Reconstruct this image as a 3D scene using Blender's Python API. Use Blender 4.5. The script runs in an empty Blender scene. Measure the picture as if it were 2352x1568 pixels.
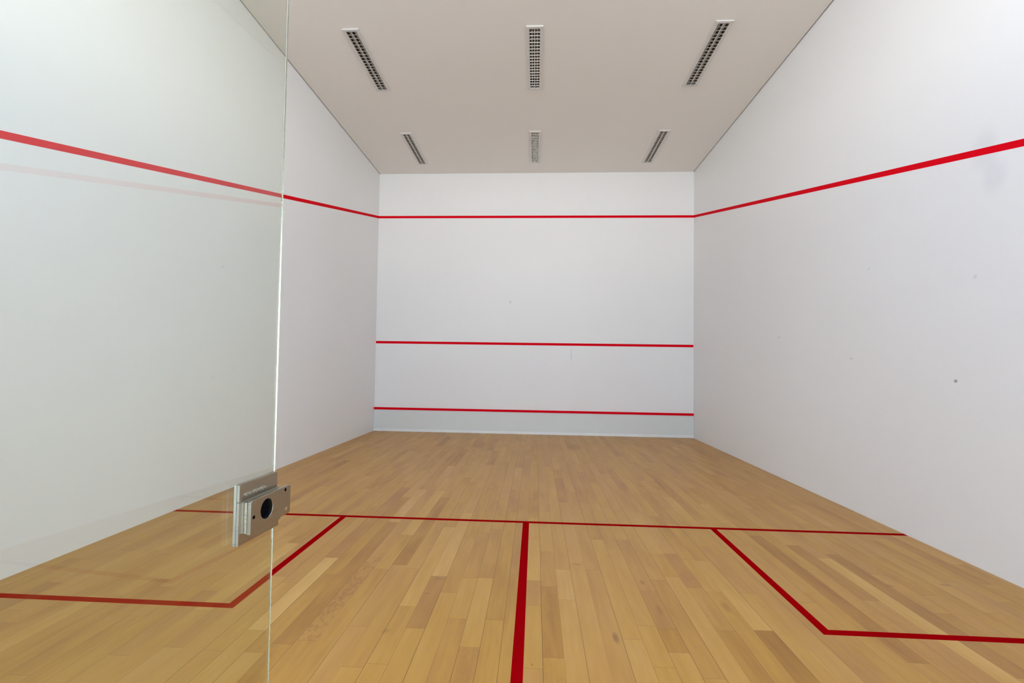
import bpy, math, random
from mathutils import Vector, Matrix
random.seed(11)
C = bpy.context.scene.collection
W, H = 2352, 1568
HW = 3.2            # half width of the court
HC = 5.303          # ceiling height
YB = -9.75          # back wall plane; the front wall stands at y = 0
YS = -5.468         # short line
OUT0, SLOPE = 4.400, -0.2378   # out line height at the front wall, fall per metre towards the back
LW = 0.05

# ------------------------------------------------------------------ camera
CX, CY, CZ = 0.0770, -9.7509, 1.36667
YAW, PITCH, ROLL, F = 0.05654, 0.03219, 0.01504, 1109.97
PX, PY = -8.809, 19.803
def basis():
    cy, sy, cp, sp = math.cos(YAW), math.sin(YAW), math.cos(PITCH), math.sin(PITCH)
    fwd = Vector((-sy*cp, cy*cp, sp)); right = Vector((cy, sy, 0)); up = right.cross(fwd)
    cr, sr = math.cos(ROLL), math.sin(ROLL)
    return right*cr + up*sr, -right*sr + up*cr, fwd
R_, U_, F_ = basis()
CAM = Vector((CX, CY, CZ))
def ray(x, y): return F_*F + R_*(x - W/2 - PX) - U_*(y - H/2 - PY)
def on_floor(x, y):
    d = ray(x, y); t = -CZ/d.z; return CAM + d*t
cd = bpy.data.cameras.new('camera'); cam = bpy.data.objects.new('camera', cd); C.objects.link(cam)
cd.sensor_width = 36; cd.sensor_fit = 'HORIZONTAL'; cd.lens = F*36/W
cd.shift_x = -PX/W; cd.shift_y = PY/W; cd.clip_start = 0.02; cd.clip_end = 200
M = Matrix((R_, U_, -F_)).transposed().to_4x4(); M.translation = CAM
cam.matrix_world = M
bpy.context.scene.camera = cam

# ------------------------------------------------------------------ material helpers
class NT:
    def __init__(s, name):
        s.m = bpy.data.materials.new(name); s.m.use_nodes = True
        s.t = s.m.node_tree; s.n = s.t.nodes; s.l = s.t.links
        s.bsdf = s.n['Principled BSDF']; s.out = s.n['Material Output']
    def add(s, typ, **kw):
        nd = s.n.new(typ)
        for k, v in kw.items():
            if k.startswith('i_'): nd.inputs[k[2:].replace('_', ' ')].default_value = v
            else: setattr(nd, k, v)
        return nd
    def link(s, a, b): s.l.new(a, b)
    def math(s, op, a, b=None, c=None, clamp=False):
        nd = s.n.new('ShaderNodeMath'); nd.operation = op; nd.use_clamp = clamp
        for i, v in enumerate((a, b, c)):
            if v is None: continue
            if isinstance(v, (int, float)): nd.inputs[i].default_value = v
            else: s.l.new(v, nd.inputs[i])
        return nd.outputs[0]
    def mix(s, fac, a, b, blend='MIX'):
        nd = s.n.new('ShaderNodeMix'); nd.data_type = 'RGBA'; nd.blend_type = blend
        for i, v in ((0, fac), (6, a), (7, b)):
            if isinstance(v, (int, float)): nd.inputs[i].default_value = v
            elif isinstance(v, tuple): nd.inputs[i].default_value = v if len(v) == 4 else v + (1,)
            else: s.l.new(v, nd.inputs[i])
        return nd.outputs[2]
    def smooth(s, v, lo, hi, o0=0.0, o1=1.0):
        nd = s.n.new('ShaderNodeMapRange'); nd.interpolation_type = 'SMOOTHSTEP'
        s.l.new(v, nd.inputs[0]); nd.inputs[1].default_value = lo; nd.inputs[2].default_value = hi
        nd.inputs[3].default_value = o0; nd.inputs[4].default_value = o1
        return nd.outputs[0]
    def obj(s): return s.add('ShaderNodeTexCoord').outputs['Object']
    def mapping(s, v, scale=(1, 1, 1), loc=(0, 0, 0)):
        nd = s.add('ShaderNodeMapping'); nd.inputs['Scale'].default_value = scale; nd.inputs['Location'].default_value = loc
        s.l.new(v, nd.inputs[0]); return nd.outputs[0]
    def noise(s, v, scale, detail=3, rough=.5):
        nd = s.add('ShaderNodeTexNoise'); nd.inputs['Scale'].default_value = scale
        nd.inputs['Detail'].default_value = detail; nd.inputs['Roughness'].default_value = rough
        s.l.new(v, nd.inputs['Vector']); return nd.outputs['Fac']
    def bump(s, h, strength, dist=.002):
        nd = s.add('ShaderNodeBump'); nd.inputs['Strength'].default_value = strength; nd.inputs['Distance'].default_value = dist
        s.l.new(h, nd.inputs['Height']); s.l.new(nd.outputs[0], s.bsdf.inputs['Normal'])

def spot(k, co, p, rx, ry, rz, amount):
    """soft elliptical stain mask around p, in metres"""
    sub = k.add('ShaderNodeVectorMath', operation='SUBTRACT'); k.link(co, sub.inputs[0]); sub.inputs[1].default_value = p
    mul = k.add('ShaderNodeVectorMath', operation='MULTIPLY'); k.link(sub.outputs[0], mul.inputs[0]); mul.inputs[1].default_value = (1/rx, 1/ry, 1/rz)
    ln = k.add('ShaderNodeVectorMath', operation='LENGTH'); k.link(mul.outputs[0], ln.inputs[0])
    return k.smooth(ln.outputs['Value'], 0.25, 1.0, amount, 0.0)

def wall_mat(name, col, marks=(), rough=.45):
    k = NT(name); co = k.obj()
    big = k.noise(co, .7, 3); fine = k.noise(co, 55, 3)
    f = k.math('ADD', k.math('MULTIPLY', k.math('SUBTRACT', big, .5), .05), k.math('MULTIPLY', k.math('SUBTRACT', fine, .5), .015))
    base = k.mix(1.0, col, (1, 1, 1), 'MULTIPLY')
    hsv = k.add('ShaderNodeHueSaturation'); k.link(base, hsv.inputs['Color']); k.link(k.math('ADD', f, 1.0), hsv.inputs['Value'])
    c = hsv.outputs[0]
    for (p, r, a, sc) in marks:
        m = spot(k, co, p, *r, a)
        c = k.mix(m, c, sc)
    k.link(c, k.bsdf.inputs['Base Color'])
    k.bsdf.inputs['Roughness'].default_value = rough
    k.bsdf.inputs['Specular IOR Level'].default_value = .35
    k.bump(k.noise(co, 9, 4), .12, .004)
    return k.m

def plain(name, col, rough=.5, metal=0.0, nscale=20, namp=.06, bump=0.0, spec=.5):
    k = NT(name); co = k.obj()
    v = k.math('ADD', k.math('MULTIPLY', k.math('SUBTRACT', k.noise(co, nscale, 3), .5), namp*2), 1.0)
    hsv = k.add('ShaderNodeHueSaturation'); hsv.inputs['Color'].default_value = col + (1,); k.link(v, hsv.inputs['Value'])
    k.link(hsv.outputs[0], k.bsdf.inputs['Base Color'])
    k.bsdf.inputs['Roughness'].default_value = rough; k.bsdf.inputs['Metallic'].default_value = metal
    k.bsdf.inputs['Specular IOR Level'].default_value = spec
    if bump: k.bump(k.noise(co, nscale*2, 3), bump)
    return k.m

def brushed(name, col, rough, axis=(4, 4, 260)):
    k = NT(name); co = k.mapping(k.obj(), axis)
    n = k.noise(co, 3, 2)
    c = k.mix(n, tuple(x*.86 for x in col), col)
    k.link(c, k.bsdf.inputs['Base Color']); k.bsdf.inputs['Metallic'].default_value = 1
    k.link(k.math('ADD', k.math('MULTIPLY', n, .12), rough-.06), k.bsdf.inputs['Roughness'])
    return k.m

def glass_mat(name, tint):
    """clear pane: sees through with a faint tint and mirrors what faces it by the Fresnel law of both faces"""
    k = NT(name)
    fr = k.add('ShaderNodeFresnel'); fr.inputs['IOR'].default_value = 1.52
    two = k.math('DIVIDE', k.math('MULTIPLY', fr.outputs[0], 2.0), k.math('ADD', fr.outputs[0], 1.0))
    geo = k.add('ShaderNodeNewGeometry')
    fac = k.math('MULTIPLY', two, k.math('SUBTRACT', 1.0, geo.outputs['Backfacing']))
    tr = k.add('ShaderNodeBsdfTransparent'); tr.inputs[0].default_value = tint + (1,)
    gl = k.add('ShaderNodeBsdfGlossy'); gl.inputs['Roughness'].default_value = 0.0; gl.inputs[0].default_value = (1, 1, 1, 1)
    mx = k.add('ShaderNodeMixShader'); k.link(fac, mx.inputs[0]); k.link(tr.outputs[0], mx.inputs[1]); k.link(gl.outputs[0], mx.inputs[2])
    k.link(mx.outputs[0], k.out.inputs[0]); k.n.remove(k.bsdf)
    return k.m

RED = plain('bright_red_wall_paint', (.80, .002, .012), .6, namp=.08, nscale=8, spec=.03)
RED_F = plain('deep_red_floor_paint', (.36, .0008, .003), .6, namp=.08, nscale=8, spec=.0)
WALL_COL = (.905, .90, .885)
SC = (.40, .40, .42)
m_wall_r = wall_mat('white_plaster_right', WALL_COL, [
    ((3.2, -5.970, 1.302), (.1, .022, .017), .75, (.16, .17, .19)), ((3.2, -3.37, 1.78), (.1, .035, .02), .35, SC),
    ((3.2, -4.78, 1.489), (.1, .03, .016), .3, SC), ((3.2, -5.042, 2.33), (.1, .03, .013), .25, SC),
    ((3.2, -6.143, 2.051), (.1, .022, .02), .25, SC), ((3.2, -6.23, 2.93), (.1, .14, .20), .16, (.45, .47, .58)),
    ((3.2, -6.30, 2.72), (.1, .13, .17), .15, (.45, .47, .58))])
m_wall_l = wall_mat('white_plaster_left', WALL_COL, [
    ((-3.2, -4.9, 2.36), (.1, .03, .02), .2, SC), ((-3.2, -5.0, 1.2), (.1, .06, .03), .1, SC)])
m_wall_f = wall_mat('white_plaster_front', WALL_COL, [
    ((-.447, 0, 2.661), (.028, .1, .055), .35, SC), ((.794, 0, 1.60), (.010, .1, .20), .40, SC), ((.3, 0, 1.42), (.06, .1, .02), .08, SC)])
m_wall_b = wall_mat('white_plaster_back', WALL_COL)
m_ceil = plain('matt_white_ceiling_board', (.965, .925, .865), .8, nscale=2, namp=.01)
m_gap = plain('painted_gap_shadow', (.12, .11, .10), .9)
m_tin = plain('pale_grey_painted_metal', (.76, .79, .77), .45, nscale=5, namp=.02)
m_batten = plain('off_white_painted_batten', (.90, .92, .92), .45)
m_frame = plain('white_enamelled_steel', (.78, .76, .72), .35, namp=.01)
m_alu = plain('bright_anodised_aluminium', (.42, .38, .32), .14, 1.0, namp=.03)
m_alu_d = plain('satin_aluminium_blade', (.42, .39, .34), .32, 1.0, namp=.03)
m_rail = plain('bright_louvre_rail', (.90, .87, .81), .35, .6, namp=.02)
m_tube = plain('unlit_white_tube', (.50, .48, .44), .2, namp=.01)
m_cap = plain('aluminium_tube_cap', (.6, .6, .6), .3, 1.0)
m_steel = brushed('brushed_nickel_steel', (.46, .435, .37), .30)
m_steel_l = brushed('polished_nickel_edge', (.80, .79, .68), .26)
m_black = plain('lock_hole_shade_black', (.004, .004, .005), .8, namp=.02, spec=.0)
m_glass = glass_mat('clear_tempered_glass', (.965, .985, .965))
m_rubber = plain('grey_pivot_steel', (.45, .45, .45), .35, 1.0)
m_pave = plain('pale_concrete_paving', (.42, .40, .37), .8, nscale=3, namp=.08, bump=.1)
def edge_mat():
    k = NT('polished_green_glass_edge'); co = k.mapping(k.obj(), (1, 1, 3))
    c = k.mix(k.noise(co, 3, 2), (.60, .66, .56), (.78, .80, .70))
    k.link(c, k.bsdf.inputs['Base Color']); k.bsdf.inputs['Roughness'].default_value = .08
    k.bsdf.inputs['Transmission Weight'].default_value = .35; k.bsdf.inputs['IOR'].default_value = 1.5
    return k.m
m_edge = edge_mat()

# ------------------------------------------------------------------ floor material
def floor_mat():
    k = NT('varnished_maple_strip')
    co = k.obj()
    def attr(n):
        a = k.add('ShaderNodeAttribute', attribute_name=n, attribute_type='GEOMETRY'); return a
    tone = attr('tone').outputs['Fac']; seed = attr('seed').outputs['Fac']; hue = attr('hue').outputs['Fac']; fig = attr('figure').outputs['Fac']
    uv = k.add('ShaderNodeUVMap', uv_map='plank'); sep = k.add('ShaderNodeSeparateXYZ'); k.link(uv.outputs[0], sep.inputs[0])
    u, v = sep.outputs[0], sep.outputs[1]
    comb = k.add('ShaderNodeCombineXYZ'); k.link(u, comb.inputs[0]); k.link(v, comb.inputs[1]); k.link(k.math('MULTIPLY', seed, 57.0), comb.inputs[2])
    g1 = k.noise(k.mapping(comb.outputs[0], (30, 1.6, 1)), 1.5, 4, .55)        # streaks along the strip
    g2 = k.noise(k.mapping(comb.outputs[0], (6, 1.1, 1)), 1.0, 3, .6)          # slow clouding
    g3 = k.noise(k.mapping(comb.outputs[0], (15, 7, 1)), 1.2, 3, .6)          # curly figure
    t = k.math('ADD', tone, k.math('MULTIPLY', k.math('SUBTRACT', g1, .5), .34))
    t = k.math('ADD', t, k.math('MULTIPLY', k.math('SUBTRACT', g2, .5), .75))
    curl = k.smooth(k.math('ABSOLUTE', k.math('SUBTRACT', g3, .5)), 0.0, .06, 1.0, 0.0)
    t = k.math('SUBTRACT', t, k.math('MULTIPLY', k.math('MULTIPLY', curl, fig), .30))
    ramp = k.add('ShaderNodeValToRGB'); e = ramp.color_ramp.elements
    e[0].position = 0; e[0].color = (.27, .105, .014, 1); e[1].position = 1; e[1].color = (.72, .43, .125, 1)
    for p, c in ((.3, (.43, .198, .032, 1)), (.55, (.55, .285, .050, 1)), (.78, (.62, .342, .076, 1))):
        q = e.new(p); q.color = c
    k.link(t, ramp.inputs[0])
    col = k.mix(k.math('MULTIPLY', hue, .30), ramp.outputs[0], (.56, .28, .11))
    for (px, py, rx, ry, a) in KNOTS:
        p = on_floor(px, py)
        col = k.mix(spot(k, co, (p.x, p.y, 0), rx, ry, 1, a), col, (.22, .10, .035))
    # joint lines: side gaps of varying darkness and thin end joints
    gap = attr('gap').outputs['Fac']
    side = k.smooth(u, .0012, .0034, 1.0, 0.0)
    side = k.math('MULTIPLY', side, gap)
    end = k.math('MULTIPLY', k.smooth(v, .0004, .0035, 1.0, 0.0), .55)
    line = k.math('MAXIMUM', side, end)
    col = k.mix(line, col, (.11, .045, .014))
    k.link(col, k.bsdf.inputs['Base Color'])
    k.link(k.math('ADD', k.math('MULTIPLY', g1, .10), .37), k.bsdf.inputs['Roughness'])
    k.bsdf.inputs['Specular IOR Level'].default_value = .48
    k.bump(k.math('SUBTRACT', k.math('MULTIPLY', g1, .25), line), .10, .001)
    return k.m
def c1(x, y): return 600 + x/2.94, 1100 + y/2.94
def c2(x, y): return 1400 + x/2.4706, 1100 + y/2.4706
KNOTS = [(*c2(35, 900), .022, .07, .65), (*c2(285, 745), .018, .09, .35), (*c2(185, 585), .02, .05, .5),
         (*c2(660, 725), .03, .09, .35), (*c1(1200, 672), .03, .02, .4), (*c1(840, 1025), .03, .035, .3), (*c1(1828, 1252), .008, .012, .6),
         (*c1(2130, 575), .035, .012, .5), (*c1(1120, 770), .035, .02, .3), (*c2(1905, 600), .05, .03, .35), (*c2(1590, 605), .04, .03, .35)]
m_floor = floor_mat()

# ------------------------------------------------------------------ mesh helpers
class MB:
    def __init__(s): s.v = []; s.f = []; s.mi = []; s.mat = 0
    def quad(s, *ps):
        i = len(s.v); s.v += [tuple(p) for p in ps]; s.f.append(tuple(range(i, i+len(ps)))); s.mi.append(s.mat)
    def box(s, a, b):
        (x0, y0, z0), (x1, y1, z1) = a, b
        i = len(s.v)
        s.v += [(x0,y0,z0),(x1,y0,z0),(x1,y1,z0),(x0,y1,z0),(x0,y0,z1),(x1,y0,z1),(x1,y1,z1),(x0,y1,z1)]
        for f in ((0,3,2,1),(4,5,6,7),(0,1,5,4),(1,2,6,5),(2,3,7,6),(3,0,4,7)):
            s.f.append(tuple(i+j for j in f)); s.mi.append(s.mat)
    def prism(s, ring, off):
        """closed prism: ring of points and the same ring moved by off"""
        n = len(ring); i = len(s.v); o = Vector(off)
        s.v += [tuple(p) for p in ring] + [tuple(Vector(p)+o) for p in ring]
        s.f.append(tuple(i+j for j in range(n))[::-1]); s.f.append(tuple(i+n+j for j in range(n)))
        for j in range(n):
            k = (j+1) % n; s.f.append((i+j, i+k, i+n+k, i+n+j))
        s.mi += [s.mat]*(n+2)
    def cyl(s, c, axis, r, h, n=24):
        a = Vector(axis).normalized(); u = a.orthogonal().normalized(); w = a.cross(u)
        ring = [Vector(c) + (u*math.cos(2*math.pi*j/n) + w*math.sin(2*math.pi*j/n))*r for j in range(n)]
        s.prism(ring, a*h)
    def build(s, name, mats, parent=None, bevel=0, seg=2, smooth=False):
        me = bpy.data.meshes.new(name); me.from_pydata(s.v, [], s.f); me.update()
        for m in (mats if isinstance(mats, (list, tuple)) else [mats]): me.materials.append(m)
        for p, i in zip(me.polygons, s.mi): p.material_index = i; p.use_smooth = smooth
        import bmesh
        bm = bmesh.new(); bm.from_mesh(me); bmesh.ops.recalc_face_normals(bm, faces=bm.faces); bm.to_mesh(me); bm.free()
        o = bpy.data.objects.new(name, me); C.objects.link(o)
        if parent: o.parent = parent
        if bevel:
            b = o.modifiers.new('bevel', 'BEVEL'); b.width = bevel; b.segments = seg; b.limit_method = 'ANGLE'
        if smooth:
            pass
        return o
def structure(o): o['kind'] = 'structure'; return o
def empty(name, loc, rz=0):
    o = bpy.data.objects.new(name, None); C.objects.link(o); o.location = loc; o.rotation_euler = (0, 0, rz); o.empty_display_size = .1
    return o
def boxpart(name, a, b, mat, parent=None, bevel=0):
    m = MB(); m.box(a, b); return m.build(name, mat, parent, bevel)

# ------------------------------------------------------------------ floor of maple strips
def build_floor():
    X0, PW = .1285, .1008
    joints = {}; tones = {}
    for (px, py) in [c1(1185,655), c1(1400,667), c1(1408,1135), c1(1972,1207), c1(1845,685), c1(2135,572), c1(1930,490), c1(2055,815), c1(330,1090),
                     c2(220,833), c2(265,572), c2(880,860), c2(680,862), c2(390,985), c2(330,850), c2(380,555), c1(1790,270), c1(1840,80)]:
        p = on_floor(px, py); joints.setdefault(math.floor((p.x-X0)/PW), []).append(p.y)
    tl = []
    for (px, py, t, f) in [(*c1(2050,700),.88,0), (*c1(1200,600),.82,0), (*c1(1160,740),.38,0), (*c1(220,780),.92,0), (*c1(300,900),.33,0), (*c1(450,950),.55,1.0),
                           (*c1(380,1020),.5,.8), (*c2(290,760),.42,0), (*c2(360,950),.36,0), (*c2(640,600),.80,0), (*c2(100,820),.62,0), (*c1(1830,600),.72,.1),
                           (*c1(1940,800),.36,.1), (*c1(1060,1000),.3,0), (*c1(700,1010),.62,0), (*c2(1250,690),.32,0), (*c2(2250,1050),.34,0), (*c2(1000,950),.34,0)]:
        p = on_floor(px, py); tl.append((math.floor((p.x-X0)/PW), p.y, t, f))
    vs, fs, tone, seed, hue, fig, gap, uvs = [], [], [], [], [], [], [], []
    y_lo = YB + .006
    for r in range(-34, 32):
        xa, xb = max(X0+r*PW, -HW), min(X0+(r+1)*PW, HW)
        if xb - xa < .002: continue
        fixed = sorted(joints.get(r, []))
        ys = [y_lo]; y = y_lo - random.uniform(0, 1.0)
        while True:
            y += random.choice((random.uniform(.45, 1.1), random.uniform(.8, 2.0)))
            if y > -.15: break
            if y - ys[-1] < .2: continue
            if any(abs(y-q) < .3 for q in fixed): continue
            ys.append(y)
        ys = sorted(ys + fixed) + [0.0]
        g = random.choice((.1, .2, .4, .8)) if r % 2 else random.uniform(.65, 1.0)
        if abs(xa) > 1.6: g *= .6
        for a, b in zip(ys, ys[1:]):
            i = len(vs); vs += [(xa, a, 0), (xb, a, 0), (xb, b, 0), (xa, b, 0)]; fs.append((i, i+1, i+2, i+3))
            u0 = xa-(X0+r*PW); uvs += [(u0, 0), (u0+xb-xa, 0), (u0+xb-xa, b-a), (u0, b-a)]
            t = min(.95, max(.30, random.gauss(.57, .085))); f = random.choice((0, 0, 0, 0, .05, .15))
            for (rr, yy, tt, ff) in tl:
                if rr == r and a <= yy < b: t, f = tt, ff
            tone.append(t); seed.append(random.random()); hue.append(random.random()**1.5); fig.append(f); gap.append(g)
    me = bpy.data.meshes.new('floor'); me.from_pydata(vs, [], fs); me.update()
    for n, d in (('tone', tone), ('seed', seed), ('hue', hue), ('figure', fig), ('gap', gap)):
        a = me.attributes.new(n, 'FLOAT', 'FACE'); a.data.foreach_set('value', d)
    l = me.uv_layers.new(name='plank')
    for i, uv in enumerate(uvs): l.data[i].uv = uv
    me.materials.append(m_floor)
    o = bpy.data.objects.new('floor', me); C.objects.link(o)
    return structure(o)
floor = build_floor()

# painted lines are thin coats of paint on the boards
T = .0006
def floor_line(name, label, rects):
    m = MB()
    for (x0, y0, x1, y1) in rects: m.box((x0, y0, 0.0001), (x1, y1, T))
    o = m.build(name, RED_F, floor); o['label'] = label; return o
YBX = -7.089
h = LW/2
floor_line('short_line', 'red short line painted across the full width of the floor', [(-HW+.004, YS-h, HW-.004, YS+h)])
floor_line('half_court_line', 'red half court line running from the short line towards the camera', [(.0139-.027, YB+.01, .0139+.027, YS-h)])
def box_line(sgn, label):
    # L-shaped outline with a mitred corner, one ring
    xi = sgn*1.612; a = xi - sgn*h; b = xi + sgn*h
    ring = [(a, YS-h), (b, YS-h), (b, YBX+h), (sgn*(HW-.004), YBX+h), (sgn*(HW-.004), YBX-h), (a, YBX-h)]
    m = MB(); m.prism([(x, y, .0001) for x, y in ring], (0, 0, T))
    o = m.build('service_box_line', RED_F, floor); o['label'] = label
box_line(-1, 'red L-shaped service box line on the left side of the floor, seen partly through the glass')
box_line(1, 'red L-shaped service box line on the right side of the floor')

# ------------------------------------------------------------------ walls
TH = .18
wf = structure(boxpart('wall_front', (-HW-TH, 0, -.1), (HW+TH, TH, HC+.25), m_wall_f))
wl = structure(boxpart('wall_left', (-HW-TH, YB-.1, -.1), (-HW, 0, HC+.25), m_wall_l))
wr = structure(boxpart('wall_right', (HW, YB-.1, -.1), (HW+TH, 0, HC+.25), m_wall_r))
def wall_line(name, parent, label, a, b):
    o = boxpart(name, a, b, RED, parent); o['label'] = label
wall_line('out_line', wf, 'red out line painted high across the front wall', (-HW, -T, OUT0-h), (HW, 0, OUT0+h))
wall_line('service_line', wf, 'red service line painted across the middle of the front wall', (-HW+.003, -T, 1.8098-h), (HW-.003, 0, 1.8098+h))
for s, par, lab in ((-1, wl, 'red out line sloping down along the left wall, seen partly through the glass'), (1, wr, 'red out line sloping down along the right wall')):
    m = MB(); x = s*HW; L = YB
    z0, z1 = OUT0, OUT0 + SLOPE*(-L)
    m.prism([(x, 0, z0-h), (x, 0, z0+h), (x, L, z1+h), (x, L, z1-h)], (-s*T, 0, 0))
    o = m.build('out_line', RED, par); o['label'] = lab

# tin along the foot of the front wall
tin = empty('tin', (0, 0, 0)); tin['label'] = 'pale grey tin board with a red top strip along the foot of the front wall'; tin['category'] = 'squash tin'
boxpart('panel', (-HW+.002, -.022, .035), (HW-.002, -.001, .437), m_tin, tin, .001)
o = boxpart('top_strip', (-HW+.002, -.032, .437), (HW-.002, -.001, .482), RED, tin, .002); o['label'] = 'red strip along the top of the tin'
o = boxpart('bottom_batten', (-HW+.002, -.030, .001), (HW-.002, -.001, .050), m_batten, tin, .002); o['label'] = 'off-white batten along the foot of the tin'

# ------------------------------------------------------------------ ceiling with recesses for the lights
LIGHTS = [(-2.153, -3.665), (.018, -3.640), (2.167, -3.652), (-2.176, -1.118), (.020, -1.130), (2.160, -1.112)]
OW, OL = .150, 1.235     # opening
GAP = .014
def build_ceiling():
    import bmesh
    holes = [(x-OW/2, x+OW/2, y-OL/2, y+OL/2) for x, y in LIGHTS]
    xs = sorted({-HW+GAP, HW-GAP} | {h_[0] for h_ in holes} | {h_[1] for h_ in holes})
    ys = sorted({YB-.1, 0.0} | {h_[2] for h_ in holes} | {h_[3] for h_ in holes})
    bm = bmesh.new(); V = {(i, j): bm.verts.new((x, y, HC)) for i, x in enumerate(xs) for j, y in enumerate(ys)}
    for i in range(len(xs)-1):
        for j in range(len(ys)-1):
            cx, cy = (xs[i]+xs[i+1])/2, (ys[j]+ys[j+1])/2
            if any(a < cx < b and c < cy < d for a, b, c, d in holes): continue
            bm.faces.new([V[i, j], V[i, j+1], V[i+1, j+1], V[i+1, j]])
    for v in [v for v in bm.verts if not v.link_faces]: bm.verts.remove(v)
    me = bpy.data.meshes.new('ceiling'); bm.to_mesh(me); bm.free(); me.materials.append(m_ceil)
    o = bpy.data.objects.new('ceiling', me); C.objects.link(o)
    s = o.modifiers.new('solid', 'SOLIDIFY'); s.thickness = .02; s.offset = -1
    return structure(o)
build_ceiling()
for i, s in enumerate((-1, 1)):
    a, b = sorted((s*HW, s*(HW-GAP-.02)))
    structure(boxpart('gap_shade_strip_%d' % (i+1), (a, YB-.1, HC+.021), (b, 0, HC+.05), m_gap))  # dark strips above the side gaps; the gap's shade is put into their colour
structure(boxpart('ceiling_slab', (-HW-TH, YB-.1, HC+.25), (HW+TH, TH, HC+.45), m_ceil))

# ------------------------------------------------------------------ recessed ceiling lights
def light_proto():
    root = empty('ceiling_light', (0, 0, HC))
    fw, fl, d = .100, .640, .015          # flange half sizes, drop below the ceiling
    a, b = .066, .606
    m = MB()
    for (p, q) in (((-fw, -fl), (fw, -b)), ((-fw, b), (fw, fl)), ((-fw, -b), (-a, b)), ((a, -b), (fw, b))):
        m.box((p[0], p[1], -d), (q[0], q[1], -.0005))
    m.build('frame', m_frame, root)
    m = MB(); z = .085
    m.box((-OW/2+.002, -OL/2+.002, z), (OW/2-.002, OL/2-.002, z+.004))
    for s in (-1, 1):
        m.box((min(s*(OW/2-.002), s*(OW/2-.005)), -OL/2+.002, -.0004), (max(s*(OW/2-.002), s*(OW/2-.005)), OL/2-.002, z))
        m.box((-OW/2+.002, min(s*(OL/2-.002), s*(OL/2-.005)), -.0004), (OW/2-.002, max(s*(OL/2-.002), s*(OL/2-.005)), z))
    m.build('housing', m_frame, root)
    # two parabolic troughs
    for s in (-1, 1):
        cx = s*.0325; m = MB(); n = 14
        prof = []
        for i in range(n+1):
            t = -1 + 2*i/n; prof.append((cx + t*.0315, -.016 + .068*(1-abs(t)**2.2)))
        for (x0, z0), (x1, z1) in zip(prof, prof[1:]):
            m.quad((x0, -b+.004, z0), (x1, -b+.004, z1), (x1, b-.004, z1), (x0, b-.004, z0))
        m.build('reflector', m_alu, root, smooth=True)
        m = MB(); m.cyl((cx, -.585, .0185), (0, 1, 0), .0115, 1.17, 20); tb = m.build('tube', m_tube, root, smooth=False)
        for yc in (-.598, .584):
            m = MB(); m.cyl((cx, yc, .0185), (0, 1, 0), .0120, .014, 20); m.build('tube_cap', m_cap, tb)
    m = MB(); N = 20                      # cross blades of the louvre
    for i in range(N+1):
        y = -b+.004 + (2*b-.008)*i/N
        for s in (-1, 1):
            x0, x1 = sorted((s*.0015, s*.0635))
            pr = [(.0004, -.0165), (.0007, -.0145), (.0013, -.0120), (.0022, -.0098), (.0034, -.0082)]
            m.prism([(x0, y-a_, z_) for a_, z_ in pr] + [(x0, y+a_, z_) for a_, z_ in pr[::-1]], (x1-x0, 0, 0))
    m.mat = 1
    m.box((-.0034, -b+.004, -.018), (.0034, b-.004, .010))
    for s in (-1, 1): m.box((min(s*.0625, s*.0658), -b+.001, -.018), (max(s*.0625, s*.0658), b-.001, .03))
    m.build('louvre', [m_alu_d, m_rail], root)
    return root
def copy_tree(o, parent=None):
    c = o.copy(); C.objects.link(c); c.parent = parent
    for ch in [q for q in bpy.data.objects if q.parent == o]: copy_tree(ch, c)
    return c
LAB = ['unlit louvred ceiling light in the near row, left, beside the left wall', 'unlit louvred ceiling light in the near row, middle, above the half court line',
       'unlit louvred ceiling light in the near row, right, beside the right wall', 'unlit louvred ceiling light in the far row by the front wall, left',
       'unlit louvred ceiling light in the far row by the front wall, middle', 'unlit louvred ceiling light in the far row by the front wall, right']
proto = light_proto()
for i, (x, y) in enumerate(LIGHTS):
    o = proto if i == 0 else copy_tree(proto)
    o.location = (x, y, HC); o['label'] = LAB[i]; o['category'] = 'ceiling light'; o['group'] = 'recessed louvred ceiling lights in two rows of three'

# ------------------------------------------------------------------ glass door leaf standing open, lock near its free edge
A = .0679                                     # the open leaf points slightly to the right of straight ahead
def solid_glass(name, col, rough):
    k = NT(name); k.n.remove(k.bsdf)
    g_ = k.add('ShaderNodeBsdfGlass'); g_.inputs['Color'].default_value = col + (1,); g_.inputs['Roughness'].default_value = rough; g_.inputs['IOR'].default_value = 1.52
    k.link(g_.outputs[0], k.out.inputs[0]); return k.m
m_leaf = solid_glass('tempered_glass_leaf', (.940, .962, .930), 0)
m_leaf_edge = solid_glass('ground_glass_edge', (.78, .80, .66), .30)
door = structure(empty('door_1', (CX, CY, 0), -A)); door['label'] = 'frameless clear glass door leaf standing open at the left, with a nickel lock'
# local axes: y along the leaf, x to its right (towards the camera); the camera stands at local x = 0, y = 0
N_ = .537; TG = .009; SE = .8425; S0 = .02
EDGE_IN = .0012
m = MB(); m.mat = 0
m.box((-N_-TG, S0, .012), (-N_, SE, 2.13))
g = m.build('glass_pane', [m_leaf, m_leaf_edge], door, .0008, 1)
for p in g.data.polygons:
    if abs(p.normal.x) < .5: p.material_index = 1
lock = empty('door_lock', (-N_, SE, CZ-.25)); lock.parent = door; lock['label'] = 'brushed nickel lock case clamped to the glass edge'
LY = lambda d: d - SE
LZ = lambda z: z + .25
zt, zb = -.2005, -.2995
m = MB()
m.box((.0002, LY(.7303), LZ(zb)), (.0060, LY(.841), LZ(zt)))
m.box((.0060, LY(.7303), LZ(zb)), (.0105, LY(.841), LZ(-.2290)))
m.box((.0060, LY(.7303), LZ(-.2290)), (.0105, LY(.7380), LZ(zt)))
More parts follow.
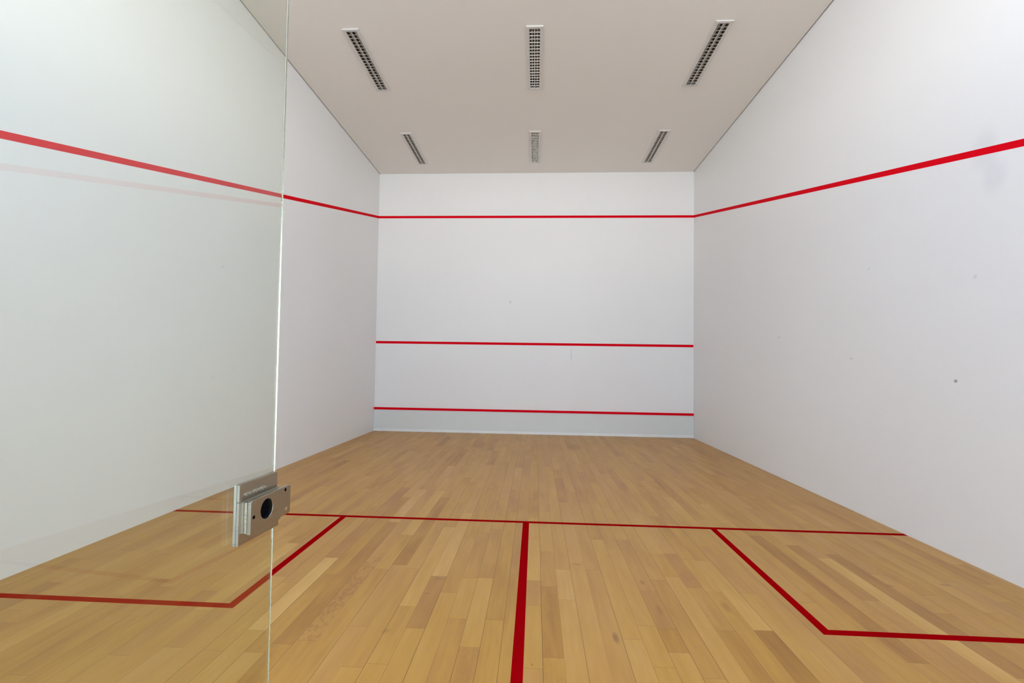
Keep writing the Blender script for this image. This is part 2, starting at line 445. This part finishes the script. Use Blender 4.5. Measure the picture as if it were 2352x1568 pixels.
m.build('back_plate', m_steel, lock, .0012)
m = MB(); m.box((.0107, LY(.7430), LZ(-.2825)), (.0150, LY(.848), LZ(-.2315))); m.build('lock_body', m_steel_l, lock, .0006)
def cover():
    ring = [(.7437, -.2845), (.826, -.2835), (.829, -.2805), (.855, -.2800), (.858, -.2770), (.858, -.2310), (.855, -.2285), (.7465, -.2290), (.7437, -.2318)]
    import bmesh
    me = bpy.data.meshes.new('cover_plate'); bm = bmesh.new()
    x0, x1 = .0152, .0222
    hole = [(.7870 + .0170*math.cos(2*math.pi*i/36), -.2532 + .0170*math.sin(2*math.pi*i/36)) for i in range(36)]
    def loop(pts, x): return [bm.verts.new((x, LY(a), LZ(b))) for a, b in pts]
    rings = {}
    for x in (x0, x1):
        o_, h_ = loop(ring, x), loop(hole, x)
        es = [bm.edges.new((l[i], l[(i+1) % len(l)])) for l in (o_, h_) for i in range(len(l))]
        bmesh.ops.triangle_fill(bm, use_beauty=True, use_dissolve=False, edges=es)
        rings[x] = (o_, h_)
    for q in (0, 1):
        a_, b_ = rings[x0][q], rings[x1][q]
        for i in range(len(a_)):
            j = (i+1) % len(a_); bm.faces.new((a_[i], a_[j], b_[j], b_[i]))
    bmesh.ops.recalc_face_normals(bm, faces=bm.faces); bm.to_mesh(me); bm.free(); me.materials.append(m_steel)
    o = bpy.data.objects.new('cover_plate', me); C.objects.link(o); o.parent = lock
    b = o.modifiers.new('bevel', 'BEVEL'); b.width = .0008; b.segments = 2; b.limit_method = 'ANGLE'; b.angle_limit = math.radians(40)
cover()
m = MB(); m.cyl((.0151, LY(.7870), LZ(-.2532)), (1, 0, 0), .0168, .0012, 32); o = m.build('hole_shade_disc', m_black, lock); o['label'] = 'black disc standing for the shade in the round cylinder hole'  # flat black disc closes the hole; its darkness is painted
for (s, z, mt) in ((.7518, -.2574, m_black), (.8410, -.2343, m_black), (.8448, -.2699, m_steel_l)):  # black ones carry the shade of screw holes in their colour
    m = MB(); m.cyl((.0200, LY(s), LZ(z)), (1, 0, 0), .0030, .0026, 16)
    m.build('screw', mt, lock)
for i in range(7):                            # bright bead row in the recess above the cover
    m = MB(); m.cyl((.0060, LY(.752+.0085*i), LZ(-.2205)), (1, 0, 0), .0024, .0022, 12)
    m.build('stud', m_steel_l if i % 2 else m_cap, lock)
# pivots that carry the leaf
for nm, z0, z1 in (('pivot_hinge', .001, .09), ('pivot_hinge', 2.06, 2.128)):
    boxpart(nm, (-N_-TG-.012, S0+.002, z0), (-N_+.012, S0+.16, z1), m_rubber, door, .002)

# ------------------------------------------------------------------ back wall behind the camera: glass below, opening above shaped for the daylight
bx0, bx1 = -.53, .47
ZL = 2.16
ZW = 3.30
WO = 2.0
def pane(name, x0, x1, z0, z1):
    o = boxpart(name, (x0, YB-.006, z0), (x1, YB+.006, z1), [m_glass, m_edge]); 
    for p in o.data.polygons:
        if abs(p.normal.y) < .5: p.material_index = 1
    return structure(o)
pane('window_1', -HW+.002, bx0, .005, ZL-.002)
pane('window_2', bx1, HW-.002, .005, ZL-.002)
m = MB(); m.box((-HW, YB-.09, ZL), (HW, YB+.06, ZW)); m.box((-HW, YB-.09, ZW), (-WO, YB+.06, HC)); m.box((WO, YB-.09, ZW), (HW, YB+.06, HC)); structure(m.build('wall_back', m_wall_b))  # unseen; raised solid part and jambs shaped to hold back daylight
structure(boxpart('added_ceiling_corridor', (-HW-TH, YB-3.2, ZL), (HW+TH, YB-.09, ZL+.22), m_wall_b))  # added out of view to keep low daylight off the near walls
structure(boxpart('added_wall_corridor', (-HW-TH, YB-3.4, -.1), (HW+TH, YB-3.2, ZL+.22), m_wall_b))  # unseen wall added to cut daylight through the lower glass
structure(boxpart('ground', (-14, YB-22, -.1), (14, YB-.1, -.002), m_pave))

# ------------------------------------------------------------------ daylight
w = bpy.data.worlds.new('sky'); bpy.context.scene.world = w; w.use_nodes = True
nt = w.node_tree; bg = nt.nodes['Background']
tc = nt.nodes.new('ShaderNodeTexCoord'); sp = nt.nodes.new('ShaderNodeSeparateXYZ'); nt.links.new(tc.outputs['Generated'], sp.inputs[0])
rp = nt.nodes.new('ShaderNodeValToRGB'); nt.links.new(sp.outputs[2], rp.inputs[0])
e = rp.color_ramp.elements; e[0].position = 0; e[0].color = (1.22, 1.27, 1.31, 1); e[1].position = .75; e[1].color = (.22, .32, .55, 1)
em = e.new(.25); em.color = (.62, .72, .90, 1)
nt.links.new(rp.outputs[0], bg.inputs[0]); bg.inputs[1].default_value = 6.6
def portal(x0, x1, z0, z1):
    l = bpy.data.lights.new('daylight_portal', 'AREA'); l.shape = 'RECTANGLE'; l.size = x1-x0; l.size_y = z1-z0
    l.cycles.is_portal = True
    o = bpy.data.objects.new('daylight_portal', l); C.objects.link(o); o.location = ((x0+x1)/2, YB-.12, (z0+z1)/2)
    o.rotation_euler = (math.radians(90), 0, 0)      # faces +y, into the court
portal(-WO, WO, ZW, HC); portal(-HW, HW, 0, ZL)
for o_ in [q for q in bpy.data.objects if q.name.startswith('daylight_portal')]:
    o_.rotation_euler = (math.radians(90), 0, 0)

s = bpy.context.scene
s.view_settings.view_transform = 'Standard'; s.view_settings.look = 'None'; s.view_settings.gamma = 1
s.view_settings.use_curve_mapping = False; s.view_settings.exposure = 0.66
